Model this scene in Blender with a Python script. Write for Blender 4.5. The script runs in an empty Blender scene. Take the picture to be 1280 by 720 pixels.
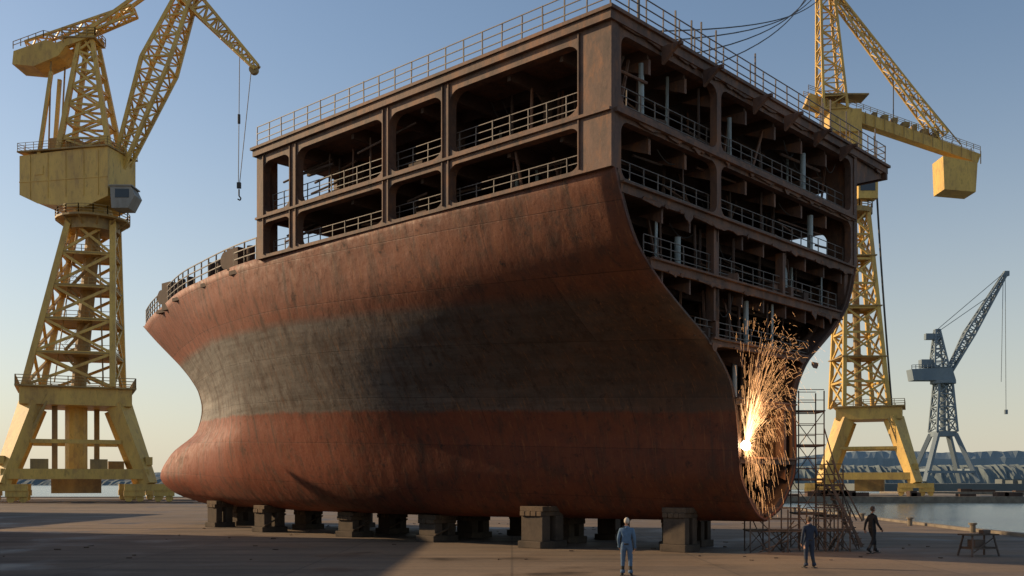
import bpy, math, random
import numpy as np
from mathutils import Vector, Matrix
random.seed(7)
D=bpy.data
scene=bpy.context.scene
scene.view_settings.view_transform='Standard'
scene.view_settings.look='None'
scene.view_settings.exposure=0
# ------------------------------------------------------------ materials
def newmat(name):
    m=D.materials.new(name); m.use_nodes=True
    nt=m.node_tree; nt.nodes.clear()
    out=nt.nodes.new('ShaderNodeOutputMaterial'); b=nt.nodes.new('ShaderNodeBsdfPrincipled')
    nt.links.new(b.outputs[0],out.inputs[0])
    return m,nt,b
def N(nt,t,**k):
    n=nt.nodes.new(t)
    for a,v in k.items(): setattr(n,a,v)
    return n
def noise(nt,vec,scale,detail=5,rough=.6):
    n=N(nt,'ShaderNodeTexNoise'); n.inputs['Scale'].default_value=scale
    n.inputs['Detail'].default_value=detail; n.inputs['Roughness'].default_value=rough
    if vec is not None: nt.links.new(vec,n.inputs['Vector'])
    return n.outputs['Fac']
def maprange(nt,val,a,b,c=0.,d=1.):
    n=N(nt,'ShaderNodeMapRange'); nt.links.new(val,n.inputs[0])
    for i,x in enumerate((a,b,c,d)): n.inputs[i+1].default_value=x
    return n.outputs[0]
def mathn(nt,op,a,b):
    n=N(nt,'ShaderNodeMath',operation=op)
    for i,x in enumerate((a,b)):
        if isinstance(x,(int,float)): n.inputs[i].default_value=x
        else: nt.links.new(x,n.inputs[i])
    return n.outputs[0]
def mix(nt,f,a,b,blend='MIX'):
    n=N(nt,'ShaderNodeMix',data_type='RGBA',blend_type=blend)
    if isinstance(f,(int,float)): n.inputs[0].default_value=f
    else: nt.links.new(f,n.inputs[0])
    for i,x in ((6,a),(7,b)):
        if isinstance(x,tuple): n.inputs[i].default_value=(*x,1)
        else: nt.links.new(x,n.inputs[i])
    return n.outputs[2]
def mapping(nt,vec,sc):
    n=N(nt,'ShaderNodeMapping'); n.inputs['Scale'].default_value=sc
    nt.links.new(vec,n.inputs['Vector']); return n.outputs[0]
def bump(nt,b,h,strength,dist):
    n=N(nt,'ShaderNodeBump'); n.inputs['Strength'].default_value=strength; n.inputs['Distance'].default_value=dist
    nt.links.new(h,n.inputs['Height']); nt.links.new(n.outputs[0],b.inputs['Normal'])
def weathered(name,ca,cb,scale=.5,rough=.7,lo=.42,hi=.62,metal=0.,bmp=.3,bd=.03,streak=True,rust=None,ramt=.8):
    m,nt,b=newmat(name)
    tc=N(nt,'ShaderNodeTexCoord').outputs['Object']
    v=mapping(nt,tc,(1,1,.25)) if streak else tc
    n1=noise(nt,v,scale,6,.65); n2=noise(nt,tc,scale*7,5,.7)
    s=mathn(nt,'ADD',mathn(nt,'MULTIPLY',n1,.65),mathn(nt,'MULTIPLY',n2,.35))
    f=maprange(nt,s,lo,hi)
    c=mix(nt,f,ca,cb)
    if rust:
        n3=noise(nt,mapping(nt,tc,(1.3,1.3,.5)),scale*2.3,8,.75)
        c=mix(nt,maprange(nt,n3,.50,.64,0,ramt),c,rust)
        c=mix(nt,maprange(nt,n3,.44,.34,0,.6),c,tuple(x*.45 for x in cb))
    c=mix(nt,.5,c,mix(nt,n2,(.35,.35,.35),(1.6,1.6,1.6)),'MULTIPLY')
    nt.links.new(c,b.inputs['Base Color'])
    b.inputs['Roughness'].default_value=rough; b.inputs['Metallic'].default_value=metal
    if bmp: bump(nt,b,n2,bmp,bd)
    return m
M={}
M['yellow']=weathered('crane_yellow_paint',(.70,.45,.10),(.45,.27,.07),.25,.5,.44,.66,rust=(.22,.11,.05),ramt=.45)
M['dirtyyel']=weathered('crane_dirty_paint',(.42,.27,.08),(.18,.115,.05),.4,.6)
M['cranegrey']=weathered('crane_grey',(.28,.27,.24),(.17,.155,.13),.4,.6)
M['farblue']=weathered('far_crane_haze_tint',(.20,.245,.27),(.15,.195,.23),.1,.9)  # distance haze put into the colour as pale blue-grey
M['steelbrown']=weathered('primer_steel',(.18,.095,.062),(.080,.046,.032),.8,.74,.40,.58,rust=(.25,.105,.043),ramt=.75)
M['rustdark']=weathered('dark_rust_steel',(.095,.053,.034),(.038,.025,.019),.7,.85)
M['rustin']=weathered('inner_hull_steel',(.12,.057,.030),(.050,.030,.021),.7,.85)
M['rail']=weathered('railing_steel',(.15,.12,.10),(.075,.058,.046),1.5,.6)
M['palepipe']=weathered('pale_pipe',(.34,.40,.40),(.18,.20,.19),.8,.5)
M['wood']=weathered('old_timber',(.13,.085,.05),(.05,.035,.025),1.2,.9)
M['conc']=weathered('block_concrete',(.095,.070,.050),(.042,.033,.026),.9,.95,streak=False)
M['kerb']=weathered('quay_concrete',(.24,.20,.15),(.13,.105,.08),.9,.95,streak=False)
M['rope']=weathered('wire_rope',(.05,.045,.04),(.03,.03,.03),3,.7)
M['scaf']=weathered('scaffold_steel',(.13,.08,.055),(.06,.04,.03),1.5,.6)
M['glass']=newmat('cab_glass')[0]
g=M['glass'].node_tree.nodes['Principled BSDF']; g.inputs['Base Color'].default_value=(.03,.04,.05,1); g.inputs['Roughness'].default_value=.08
M['wall']=weathered('shade_shed_cladding',(.25,.27,.28),(.17,.17,.17),.3,.6)
def flat(name,c,rough=.8,sc=8):
    m,nt,b=newmat(name)
    tc=N(nt,'ShaderNodeTexCoord').outputs['Object']
    n=noise(nt,tc,sc,4)
    c2=mix(nt,n,tuple(x*.6 for x in c),tuple(min(1,x*1.35) for x in c))
    nt.links.new(c2,b.inputs['Base Color']); b.inputs['Roughness'].default_value=rough
    bump(nt,b,n,.4,.01)
    return m
def hull_mat():
    m,nt,b=newmat('hull_antifouling_paint')
    tc=N(nt,'ShaderNodeTexCoord').outputs['Object']
    sp=N(nt,'ShaderNodeSeparateXYZ'); nt.links.new(tc,sp.inputs[0])
    X,Y,Z=sp.outputs
    big=noise(nt,tc,.22,6,.6); fine=noise(nt,tc,2.6,8,.72); midn=noise(nt,tc,.8,8,.74); grit=noise(nt,tc,9,5,.8)
    streak=noise(nt,mapping(nt,tc,(1,1.6,.13)),1.3,7,.7)
    streak2=noise(nt,mapping(nt,tc,(1,3.5,.10)),3.,6,.75)
    hor=noise(nt,mapping(nt,tc,(.1,.12,2.2)),1.6,6,.7)
    zz=mathn(nt,'SUBTRACT',Z,mathn(nt,'MULTIPLY',Y,.034))
    ze=mathn(nt,'ADD',zz,mathn(nt,'MULTIPLY',mathn(nt,'SUBTRACT',midn,.5),.5))
    f1=maprange(nt,ze,5.5,5.66); f2=maprange(nt,ze,9.45,9.85)
    red=mix(nt,big,(.29,.072,.032),(.18,.046,.024))
    gry=mix(nt,maprange(nt,hor,.35,.65),(.25,.23,.20),(.12,.108,.09))
    top=mix(nt,big,(.32,.110,.064),(.21,.072,.042))
    c=mix(nt,f1,red,gry); c=mix(nt,f2,c,top)
    nearcut=maprange(nt,mathn(nt,'ADD',Y,mathn(nt,'MULTIPLY',mathn(nt,'SUBTRACT',midn,.5),9)),-2,31,1.,0.)
    rust=mix(nt,maprange(nt,midn,.42,.60),(.17,.062,.022),(.045,.025,.015))
    under=mix(nt,f1,(.15,.034,.015),(.055,.034,.023)); under=mix(nt,f2,under,(.17,.048,.021))
    c=mix(nt,nearcut,c,mix(nt,.55,rust,under))  # rust, plus shade of the flare darkened into the colour toward the cut
    c=mix(nt,maprange(nt,midn,.53,.64,0,.6),c,(.085,.040,.022))
    c=mix(nt,maprange(nt,streak,.50,.66,0,.75),c,(.065,.034,.022))
    c=mix(nt,maprange(nt,streak2,.56,.68,0,.6),c,(.32,.13,.042))
    c=mix(nt,maprange(nt,fine,.57,.68,0,.8),c,(.035,.023,.018))
    c=mix(nt,maprange(nt,grit,.60,.72,0,.4),c,(.30,.15,.075))
    cb=N(nt,'ShaderNodeCombineXYZ'); nt.links.new(Y,cb.inputs[0]); nt.links.new(zz,cb.inputs[1])
    br=N(nt,'ShaderNodeTexBrick'); nt.links.new(cb.outputs[0],br.inputs['Vector'])
    br.offset=.37
    br.inputs['Scale'].default_value=1; br.inputs['Brick Width'].default_value=6.3; br.inputs['Row Height'].default_value=2.05
    br.inputs['Mortar Size'].default_value=.022; br.inputs['Mortar Smooth'].default_value=.8
    br.inputs['Color1'].default_value=(.74,.74,.74,1); br.inputs['Color2'].default_value=(1.12,1.12,1.12,1); br.inputs['Mortar'].default_value=(.42,.38,.35,1)
    c=mix(nt,.75,c,br.outputs['Color'],'MULTIPLY')
    nt.links.new(c,b.inputs['Base Color'])
    nt.links.new(maprange(nt,fine,.3,.7,.52,.85),b.inputs['Roughness'])
    b.inputs['Specular IOR Level'].default_value=.35
    h=mathn(nt,'ADD',mathn(nt,'MULTIPLY',fine,.4),mathn(nt,'MULTIPLY',br.outputs['Fac'],-.10))
    h=mathn(nt,'ADD',h,mathn(nt,'MULTIPLY',grit,.12))
    wav=noise(nt,mapping(nt,tc,(.6,1.1,.7)),1.,3,.5)
    h=mathn(nt,'ADD',h,mathn(nt,'MULTIPLY',wav,1.6))
    bump(nt,b,h,.6,.06)
    return m
M['hull']=hull_mat()
def ground_mat():
    m,nt,b=newmat('yard_ground')
    tc=N(nt,'ShaderNodeTexCoord').outputs['Object']
    big=noise(nt,tc,.06,6,.6); mid=noise(nt,mapping(nt,tc,(.35,1.2,1)),.35,7,.7); fine=noise(nt,tc,5,8,.75)
    c=mix(nt,maprange(nt,big,.35,.65),(.155,.104,.066),(.23,.158,.100))
    c=mix(nt,maprange(nt,mid,.5,.66,0,.75),c,(.07,.050,.035))
    c=mix(nt,maprange(nt,mid,.38,.28,0,.6),c,(.30,.215,.14))
    c=mix(nt,maprange(nt,fine,.35,.7,0,.55),c,(.065,.047,.033))
    st=noise(nt,mapping(nt,tc,(.5,.5,1)),.5,4,.5)
    c=mix(nt,maprange(nt,st,.60,.68,0,.75),c,(.035,.028,.021))
    br=N(nt,'ShaderNodeTexBrick'); nt.links.new(tc,br.inputs['Vector']); br.offset=0
    br.inputs['Scale'].default_value=1; br.inputs['Brick Width'].default_value=7.; br.inputs['Row Height'].default_value=7.
    br.inputs['Mortar Size'].default_value=.05; br.inputs['Mortar Smooth'].default_value=.3
    br.inputs['Color1'].default_value=(.85,.85,.85,1); br.inputs['Color2'].default_value=(1.1,1.1,1.1,1); br.inputs['Mortar'].default_value=(.4,.4,.4,1)
    c=mix(nt,.6,c,br.outputs['Color'],'MULTIPLY')
    tr=noise(nt,mapping(nt,tc,(.03,1.6,1)),.55,4,.6)
    c=mix(nt,maprange(nt,tr,.53,.61,0,.6),c,(.050,.037,.027))
    nt.links.new(c,b.inputs['Base Color'])
    nt.links.new(maprange(nt,st,.5,.7,.92,.5),b.inputs['Roughness'])
    h=mathn(nt,'ADD',mathn(nt,'MULTIPLY',fine,.25),mid)
    bump(nt,b,h,.7,.06)
    return m
M['ground']=ground_mat()
def water_mat():
    m,nt,b=newmat('harbour_water')
    tc=N(nt,'ShaderNodeTexCoord').outputs['Object']
    b.inputs['Base Color'].default_value=(.05,.085,.10,1); b.inputs['Roughness'].default_value=.15; b.inputs['IOR'].default_value=1.33
    n1=noise(nt,mapping(nt,tc,(.5,1,1)),.8,6,.65)
    bump(nt,b,n1,.6,.3)
    return m
M['water']=water_mat()
# ------------------------------------------------------------ mesh builder
class MB:
    def __init__(s): s.v=[];s.f=[];s.m=[]
    def hexa(s,p,m=0):
        o=len(s.v); s.v+= [tuple(x) for x in p]
        for q in ((0,3,2,1),(4,5,6,7),(0,1,5,4),(1,2,6,5),(2,3,7,6),(3,0,4,7)):
            s.f.append([o+i for i in q]); s.m.append(m)
    def box(s,c,d,m=0,rz=0.,tilt=None):
        x,y,z=d[0]/2,d[1]/2,d[2]/2
        R=Matrix.Rotation(rz,3,'Z')
        if tilt is not None: R=R@Matrix.Rotation(tilt,3,'X')
        P=[Vector(c)+R@Vector(q) for q in ((-x,-y,-z),(x,-y,-z),(x,y,-z),(-x,y,-z),(-x,-y,z),(x,-y,z),(x,y,z),(-x,y,z))]
        s.hexa(P,m)
    def bb(s,a,b,m=0):
        s.box([(a[i]+b[i])/2 for i in range(3)],[abs(b[i]-a[i]) for i in range(3)],m)
    def beam(s,p,q,w,h=None,m=0,w2=None,h2=None):
        h=h or w; w2=w2 or w; h2=h2 or h
        p=Vector(p);q=Vector(q);d=(q-p)
        if d.length<1e-6:return
        d.normalize()
        up=Vector((0,0,1)) if abs(d.z)<.95 else Vector((0,1,0))
        a=d.cross(up).normalized(); b=a.cross(d).normalized()
        P=[p-a*w/2-b*h/2,p+a*w/2-b*h/2,p+a*w/2+b*h/2,p-a*w/2+b*h/2,q-a*w2/2-b*h2/2,q+a*w2/2-b*h2/2,q+a*w2/2+b*h2/2,q-a*w2/2+b*h2/2]
        s.hexa(P,m)
    def tube(s,p,q,r,m=0,n=6,r2=None,cap=True):
        p=Vector(p);q=Vector(q);d=q-p
        if d.length<1e-6:return
        d.normalize(); r2=r if r2 is None else r2
        up=Vector((0,0,1)) if abs(d.z)<.95 else Vector((0,1,0))
        a=d.cross(up).normalized(); b=a.cross(d)
        o=len(s.v)
        for c,rr in ((p,r),(q,r2)):
            for i in range(n):
                t=2*math.pi*i/n; s.v.append(tuple(c+a*math.cos(t)*rr+b*math.sin(t)*rr))
        for i in range(n):
            j=(i+1)%n; s.f.append([o+i,o+j,o+n+j,o+n+i]); s.m.append(m)
        if cap:
            s.f.append([o+i for i in range(n)][::-1]); s.m.append(m)
            s.f.append([o+n+i for i in range(n)]); s.m.append(m)
    def path(s,pts,r,m=0,n=5):
        for a,b in zip(pts,pts[1:]): s.tube(a,b,r,m,n)
    def sphere(s,c,r,m=0,nu=10,nv=7):
        o=len(s.v)
        if not isinstance(r,(tuple,list)): r=(r,r,r)
        for j in range(nv+1):
            ph=math.pi*j/nv
            for i in range(nu):
                th=2*math.pi*i/nu
                s.v.append((c[0]+r[0]*math.sin(ph)*math.cos(th),c[1]+r[1]*math.sin(ph)*math.sin(th),c[2]+r[2]*math.cos(ph)))
        for j in range(nv):
            for i in range(nu):
                k=(i+1)%nu
                s.f.append([o+j*nu+i,o+(j+1)*nu+i,o+(j+1)*nu+k,o+j*nu+k]); s.m.append(m)
    def poly(s,pts,m=0):
        o=len(s.v); s.v+=[tuple(p) for p in pts]; s.f.append(list(range(o,o+len(pts)))); s.m.append(m)
    def prism(s,pts,d,m=0):
        o=len(s.v);n=len(pts);d=Vector(d)
        s.v+=[tuple(p) for p in pts]+[tuple(Vector(p)+d) for p in pts]
        s.f.append(list(range(o,o+n)));s.m.append(m)
        s.f.append(list(range(o+n,o+2*n))[::-1]);s.m.append(m)
        for i in range(n):
            j=(i+1)%n; s.f.append([o+i,o+j,o+n+j,o+n+i]);s.m.append(m)
    def lattice(s,p,q,w0,w1,n,r,rd=None,m=0,ratio=1.):
        p=Vector(p);q=Vector(q);d=(q-p).normalized(); rd=rd or r*.6
        up=Vector((0,1,0))
        a=d.cross(up).normalized(); b=a.cross(d).normalized()
        R=[]
        for i in range(n+1):
            t=i/n; c=p.lerp(q,t); w=(w0+(w1-w0)*t)/2; h=w*ratio
            R.append([c+a*w+b*h,c-a*w+b*h,c-a*w-b*h,c+a*w-b*h])
        for i in range(n):
            for k in range(4):
                s.beam(R[i][k],R[i+1][k],r*2,r*2,m)
                l=(k+1)%4
                s.beam(R[i][k],R[i][l],rd*1.6,rd*1.6,m)
                if i%2: s.beam(R[i][k],R[i+1][l],rd*2,rd*2,m)
                else: s.beam(R[i][l],R[i+1][k],rd*2,rd*2,m)
        for k in range(4): s.beam(R[n][k],R[n][(k+1)%4],rd*2,rd*2,m)
        return R
    def railing(s,pts,h=1.,sp=1.5,r=.03,nr=3,m=0,jit=0.):
        for a,b in zip(pts,pts[1:]):
            a=Vector(a);b=Vector(b);L=(b-a).length; n=max(1,round(L/sp))
            for i in range(n+1):
                c=a.lerp(b,i/n); s.beam(c,c+Vector((random.uniform(-jit,jit),0,h+random.uniform(-jit,jit))),r*2,r*2,m)
            for k in range(nr):
                z=Vector((0,0,h*(k+1)/nr)); s.beam(a+z,b+z,r*1.6,r*1.6,m)
    def cell(s,o,a,n,th,O,I,r,m=0,seg=6):
        o=Vector(o);a=Vector(a);n=Vector(n)
        inner=[];outer=[]
        corners=[(I[1]-r,I[3]-r,0,(O[1],O[3])),(I[0]+r,I[3]-r,90,(O[0],O[3])),(I[0]+r,I[2]+r,180,(O[0],O[2])),(I[1]-r,I[2]+r,270,(O[1],O[2]))]
        for ci,(cx,cz,t0,co) in enumerate(corners):
            for i in range(seg+1):
                t=math.radians(t0)+math.pi/2*i/seg
                inner.append((cx+r*math.cos(t),cz+r*math.sin(t)))
                f=i/seg
                first=(co[0],cz) if ci in (0,2) else (cx,co[1])
                last=(cx,co[1]) if ci in (0,2) else (co[0],cz)
                if f<=.5:
                    g=f*2; outer.append((first[0]+(co[0]-first[0])*g,first[1]+(co[1]-first[1])*g))
                else:
                    g=f*2-1; outer.append((co[0]+(last[0]-co[0])*g,co[1]+(last[1]-co[1])*g))
        K=len(inner); b=len(s.v)
        for L,dn in ((inner,0),(outer,0),(inner,th),(outer,th)):
            for x,z in L: s.v.append(tuple(o+a*x+Vector((0,0,z))+n*dn))
        for i in range(K):
            j=(i+1)%K
            s.f.append([b+i,b+j,b+K+j,b+K+i]);s.m.append(m)
            s.f.append([b+2*K+i,b+3*K+i,b+3*K+j,b+2*K+j]);s.m.append(m)
            s.f.append([b+i,b+2*K+i,b+2*K+j,b+j]);s.m.append(m)
            s.f.append([b+K+i,b+K+j,b+3*K+j,b+3*K+i]);s.m.append(m)
    def obj(s,name,mats,parent=None,smooth=False,bevel=0,loc=None,rz=None,sharp=True):
        me=D.meshes.new(name); me.from_pydata(s.v,[],s.f)
        for mm in mats: me.materials.append(mm)
        me.polygons.foreach_set('material_index',s.m)
        if smooth: me.polygons.foreach_set('use_smooth',[True]*len(s.f))
        me.update()
        ob=D.objects.new(name,me); scene.collection.objects.link(ob)
        if parent: ob.parent=parent
        if loc: ob.location=loc
        if rz is not None: ob.rotation_euler=(0,0,rz)
        if bevel:
            bm=ob.modifiers.new('bevel','BEVEL'); bm.width=bevel; bm.segments=2; bm.limit_method='ANGLE'
        return ob
def empty(name,loc=(0,0,0),rz=0.):
    e=D.objects.new(name,None); scene.collection.objects.link(e); e.location=loc; e.rotation_euler=(0,0,rz); return e
# ------------------------------------------------------------ hull form
def pchip(x,y,xi):
    x=np.asarray(x,float);y=np.asarray(y,float)
    h=np.diff(x);d=np.diff(y)/h;n=len(x);m=np.zeros(n)
    for i in range(1,n-1):
        if d[i-1]*d[i]>0:
            w1=2*h[i]+h[i-1];w2=h[i]+2*h[i-1]; m[i]=(w1+w2)/(w1/d[i-1]+w2/d[i])
    m[0]=d[0];m[-1]=d[-1]
    xi=min(max(xi,x[0]),x[-1]); k=min(max(int(np.searchsorted(x,xi))-1,0),n-2)
    t=(xi-x[k])/h[k]
    return ((1+2*t)*(1-t)**2*y[k]+t*(1-t)**2*h[k]*m[k]+t*t*(3-2*t)*y[k+1]+t*t*(t-1)*h[k]*m[k+1])
TAU=[0,.1,.2,.4,.6,.8,.9,.96,1]
ZR=[1.26,1.5,2.06,3.26,4.8,6.35,7.96,9.0,9.9,11.07,12.3,13.4,14.6]
VS=[41.6,43.8,46.1,47.5,46.5,44.0,43.2,43.6,44.5,46.1,48.1,49.9,51.7]
TB=[[.05,1.2,2.4,3.8,3.4,1.6,.7,.25,0],
[.62,1.8,3.2,4.9,4.4,2.4,1.3,.6,0],
[1.25,2.4,3.9,5.7,5.0,3.0,2.1,1.4,0],
[2.05,3.2,4.7,6.5,5.8,3.5,2.7,1.9,0],
[2.22,3.5,5.1,7.1,6.4,3.7,2.5,1.6,0],
[2.6,4.1,5.7,7.7,6.9,3.7,2.0,1.0,0],
[4.1,5.6,7.0,8.5,7.4,4.0,2.0,.85,0],
[6.0,7.1,8.1,9.0,7.7,4.2,2.1,.85,0],
[7.6,8.3,8.9,9.4,7.9,4.3,2.2,.9,0],
[9.06,9.4,9.7,9.85,8.1,4.4,2.3,.9,0],
[9.8,9.95,10.1,10.1,8.3,4.5,2.4,.95,0],
[10.2,10.25,10.3,10.2,8.3,4.6,2.5,1.,0],
[10.2,10.25,10.3,10.2,8.2,4.5,2.4,1.,0]]
CU=10.4
def vstem(z): return pchip(ZR,VS,z)
def hb_tau(tau,z): return pchip(ZR,[pchip(TAU,r,tau) for r in TB],z)
def hb(v,z): return hb_tau(min(1,v/vstem(z)),z)
def sb(b,z): return b*.87+.9*math.exp(-((z-3.8)/3)**2)*min(1,b)
def ztop(v): return 13.4+1.1*(max(0,v-20)/30)**1.3
th=math.atan2(.7367,.6762)
SX,SY=3.24,33
SHIP=empty('ship_hull_section',(SX,SY,0),th)
NT,NS=72,44
hv=MB(); ring=2*(NS+1)
for i in range(NT+1):
    tau=(i/NT); tau=1-(1-tau)**1.25
    for k in range(ring):
        port=k<=NS
        s_=1-k/NS if port else (k-NS-1)/NS
        s2=s_**1.15
        zt=ztop(tau*51)
        z=1.26+s2*(zt-1.26)
        v=tau*vstem(z)
        b=hb_tau(tau,z)
        u=CU-b if port else CU+sb(b,z)
        hv.v.append((u,v,z))
for i in range(NT):
    for k in range(ring-1):
        hv.f.append([i*ring+k,(i+1)*ring+k,(i+1)*ring+k+1,i*ring+k+1]); hv.m.append(0)
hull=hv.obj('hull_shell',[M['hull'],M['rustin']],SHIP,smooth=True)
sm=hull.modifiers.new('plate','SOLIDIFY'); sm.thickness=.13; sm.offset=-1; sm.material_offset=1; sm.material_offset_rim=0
# foredeck
fd=MB(); prev=None
for i in range(31):
    v=20.7+ (50.5-20.7)*i/30; z=ztop(v)-.35; b=hb(v,min(z,14.6))-.15
    b=max(b,.02); row=[(CU-b,v,z),(CU+b*.87,v,z)]
    if prev: fd.poly([prev[0],prev[1],row[1],row[0]])
    prev=row
for v,du in ((22.6,.5),(27,.6),(33,.6),(39,.5)):
    z=ztop(v)-.35;u=CU-hb(v,z)+du
    fd.tube((u,v,z),(u,v,z+1.3),.2,0,10); fd.tube((u,v+.9,z),(u,v+.9,z+1.3),.2,0,10)
    fd.box((u,v+.45,z+.1),(.8,1.8,.2),0)
for vv,dd,s_ in ((38,.4,1.),(23.8,.5,.6)):
    u=CU-hb(vv,13.9)+dd; z=ztop(vv)
    fd.box((u,vv,z+.45),(.8,1.0,1.7*s_)); fd.tube((u-.3,vv+.8,z+.5),(u+.3,vv+.8,z+.5),.45,0,12)
fd.obj('foredeck',[M['rustdark']],SHIP)
fr=MB(); pts=[]
for i in range(24):
    v=21.2+(49.9-21.2)*i/23; z=ztop(v); b=hb(v,min(z,14.6)); pts.append((CU-b+.1,v,z))
fr.railing(pts,1.05,1.25,.03,3)
fr.railing([(CU+(CU-p[0])*.87-.05,p[1],p[2]) for p in pts],1.05,1.25,.03,3)
fr.obj('foredeck_railing',[M['rail']],SHIP)
# internal decks in the lower hull
dk=MB()
def deckstrip(z,t,v0,v1,m=0,n=10):
    pr=None
    for i in range(n+1):
        v=v0+(v1-v0)*i/n; b=hb(v,z-t)-.12; bs=sb(hb(v,z-t),z-t)-.12
        r=[(CU-b,v,z),(CU+bs,v,z),(CU+bs,v,z-t),(CU-b,v,z-t)]
        if pr:
            dk.poly([pr[0],pr[1],r[1],r[0]],m); dk.poly([pr[3],r[3],r[2],pr[2]],m)
        else: dk.poly(r,1)
        pr=r
LV=[12.87,10.6,8.25,6.1,3.8]
for z in LV:
    deckstrip(z,.12,.12,20.5 if z>9 else 9.0)
    fh=.30 if z>9 else .2
    b=hb(0,z-fh)-.14; bs=sb(hb(0,z-fh),z-fh)-.14
    dk.bb((CU-b,.02,z-fh),(CU+bs,.14,z+.06),1)
    dk.bb((CU-b,-.12,z+.0),(CU+bs,.02,z+.07),1)
    for v in (1.6,3.4,5.2,7.,8.7):
        b=hb(v,z-.56)-.22; bs=sb(hb(v,z-.56),z-.56)-.22
        dk.bb((CU-b,v,z-.55),(CU+bs,v+.14,z-.12),0)
    for uu in (3.2,5,6.9,8.8,10.5,12.4,14.2,16,17.8):
        if CU-uu<hb(0,z-.4)-.5 and uu-CU<sb(hb(0,z-.4),z-.4)-.5:
            dk.bb((uu,.16,z-.42),(uu+.12,9,z-.12),0)
            dk.prism([(uu,.16,z-.40),(uu,1.2,z-.40),(uu,.16,z-.85)],(.1,0,0),1)
pl=[];
zs=np.linspace(1.3,13.3,30)
for z in zs: pl.append((CU-hb(9,z)+.1,9.,z))
for z in zs[::-1]: pl.append((CU+sb(hb(9,z),z)-.1,9.,z))
dk.poly(pl,0)
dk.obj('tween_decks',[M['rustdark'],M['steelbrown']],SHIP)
# ribs
rb=MB()
for v in (.05,.9,1.8,2.7,3.6,4.5,5.4,6.3,7.2,8.1):
    zs=np.linspace(1.35,13.2,40)
    for side in (0,1):
        for z0,z1 in zip(zs,zs[1:]):
            q=[]
            dep=.34 if v>.1 else .22
            for z in (z0,z1):
                b=hb(v,z); 
                if side==0: q.append((CU-b+.1,CU-b+.1+dep,z))
                else: q.append((CU+sb(b,z)-.1,CU+sb(b,z)-.1-dep,z))
            a=[(q[0][0],v,q[0][2]),(q[0][1],v,q[0][2]+(.2 if z0<2 else 0)),(q[1][1],v,q[1][2]+(.2 if z1<2 else 0)),(q[1][0],v,q[1][2])]
            rb.prism(a,(0,.05 if v>.1 else .1,0),0)
            if v>.1: rb.hexa([(q[0][1]-.07,v-.0,q[0][2]),(q[0][1]+.07,v,q[0][2]),(q[0][1]+.07,v+.16,q[0][2]),(q[0][1]-.07,v+.16,q[0][2]),
                     (q[1][1]-.07,v-.0,q[1][2]),(q[1][1]+.07,v,q[1][2]),(q[1][1]+.07,v+.16,q[1][2]),(q[1][1]-.07,v+.16,q[1][2])],0)
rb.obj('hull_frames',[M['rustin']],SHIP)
# superstructure plating frames
sp=MB()
cols=[(0,7.89,1.35,7.72),(7.89,11.4,8.06,11.24),(11.4,17.8,11.56,17.58),(17.8,20.7,18.02,20.2)]
for o0,o1,i0,i1 in cols:
    sp.cell((.05,0,0),(0,1,0),(1,0,0),.4,(o0,o1,15.15,18.1),(i0,i1,15.36,17.75),.55)
    sp.cell((.05,0,0),(0,1,0),(1,0,0),.4,(o0,o1,13.3,15.15),(i0,i1,13.44,14.92),.42)
    sp.cell((18.9,0,0),(0,1,0),(1,0,0),.3,(o0,o1,15.15,18.1),(i0,i1,15.5,17.55),.6)
    sp.cell((18.9,0,0),(0,1,0),(1,0,0),.3,(o0,o1,13.0,15.15),(i0,i1,13.3,14.78),.5)
fc=[(.46,6.9,.66,6.76),(6.9,18.88,7.06,18.65)]
for o0,o1,i0,i1 in fc:
    sp.cell((0,.05,0),(1,0,0),(0,1,0),.3,(o0,o1,15.15,18.1),(i0,i1,15.48,17.86),.4)
    sp.cell((0,.05,0),(1,0,0),(0,1,0),.3,(o0,o1,12.95,15.15),(i0,i1,13.03,14.97),.4)
sp.bb((-.12,-.1,18.1),(22.6,20.8,18.45),0)
sp.bb((-.2,-.2,18.40),(22.7,20.9,18.52),0)
sp.bb((-.06,.0,15.14),(.05,20.7,15.24),0)
sp.bb((.2,-.14,15.12),(18.9,.05,15.26),0)
for v in (1.35,7.70,8.04,11.22,11.54,17.56,18.0,20.1): sp.bb((-.02,v-.02,13.45),(.05,v+.03,18.05),0)
for u0,z0,z1,w in ((6.72,9.0,12.9,.36),(18.2,11,12.9,.4),(12.2,10.6,12.5,.22),(6.85,8.3,10.3,.25),(10.,6.1,8.1,.3),(12.3,3.8,5.9,.2)):
    sp.bb((u0,.16,z0),(u0+w,.5,z1),0)
for z in (15.42,):
    sp.bb((.46,.36,z-.12),(18.88,20.5,z),1)
for z in (18.1,15.3,):
    for v in (2.4,4.9,7.78,9.6,11.3,14.,17.6): sp.bb((.47,v,z-.55),(18.85,v+.16,z-.005),1)
    for u in (2.6,4.9,6.85,9.3,11.7,14.1,16.5):
        sp.bb((u,.36,z-.4),(u+.14,20.3,z-.003),1)
        sp.prism([(u,.30,z-.41),(u,1.7,z-.41),(u,.30,z-.95)],(.14,0,0),0)
for z0,z1 in ((15.42,17.6),(12.87,14.8)):
    for v in (4.9,9.6,14.):
        for u in (2.6,6.85,11.7,16.5):
            sp.bb((u-.03,v,z0),(u+.2,v+.23,z1),1)
            sp.prism([(u+.2,v+.05,z1+.05),(u+.9,v+.05,z1+.05),(u+.2,v+.05,z1-.5)],(0,.08,0),1)
            sp.prism([(u,v+.05,z1+.05),(u-.7,v+.05,z1+.05),(u,v+.05,z1-.5)],(0,.08,0),1)
sp.bb((9.9,3.2,12.9),(10.05,16.5,15.3),1); sp.bb((9.9,5.5,15.43),(10.05,16.5,18.09),1)
sp.bb((1.8,11.5,12.9),(18.6,11.62,15.2),1); sp.bb((4.2,12.6,15.43),(18.6,12.72,18.0),1)
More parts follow.
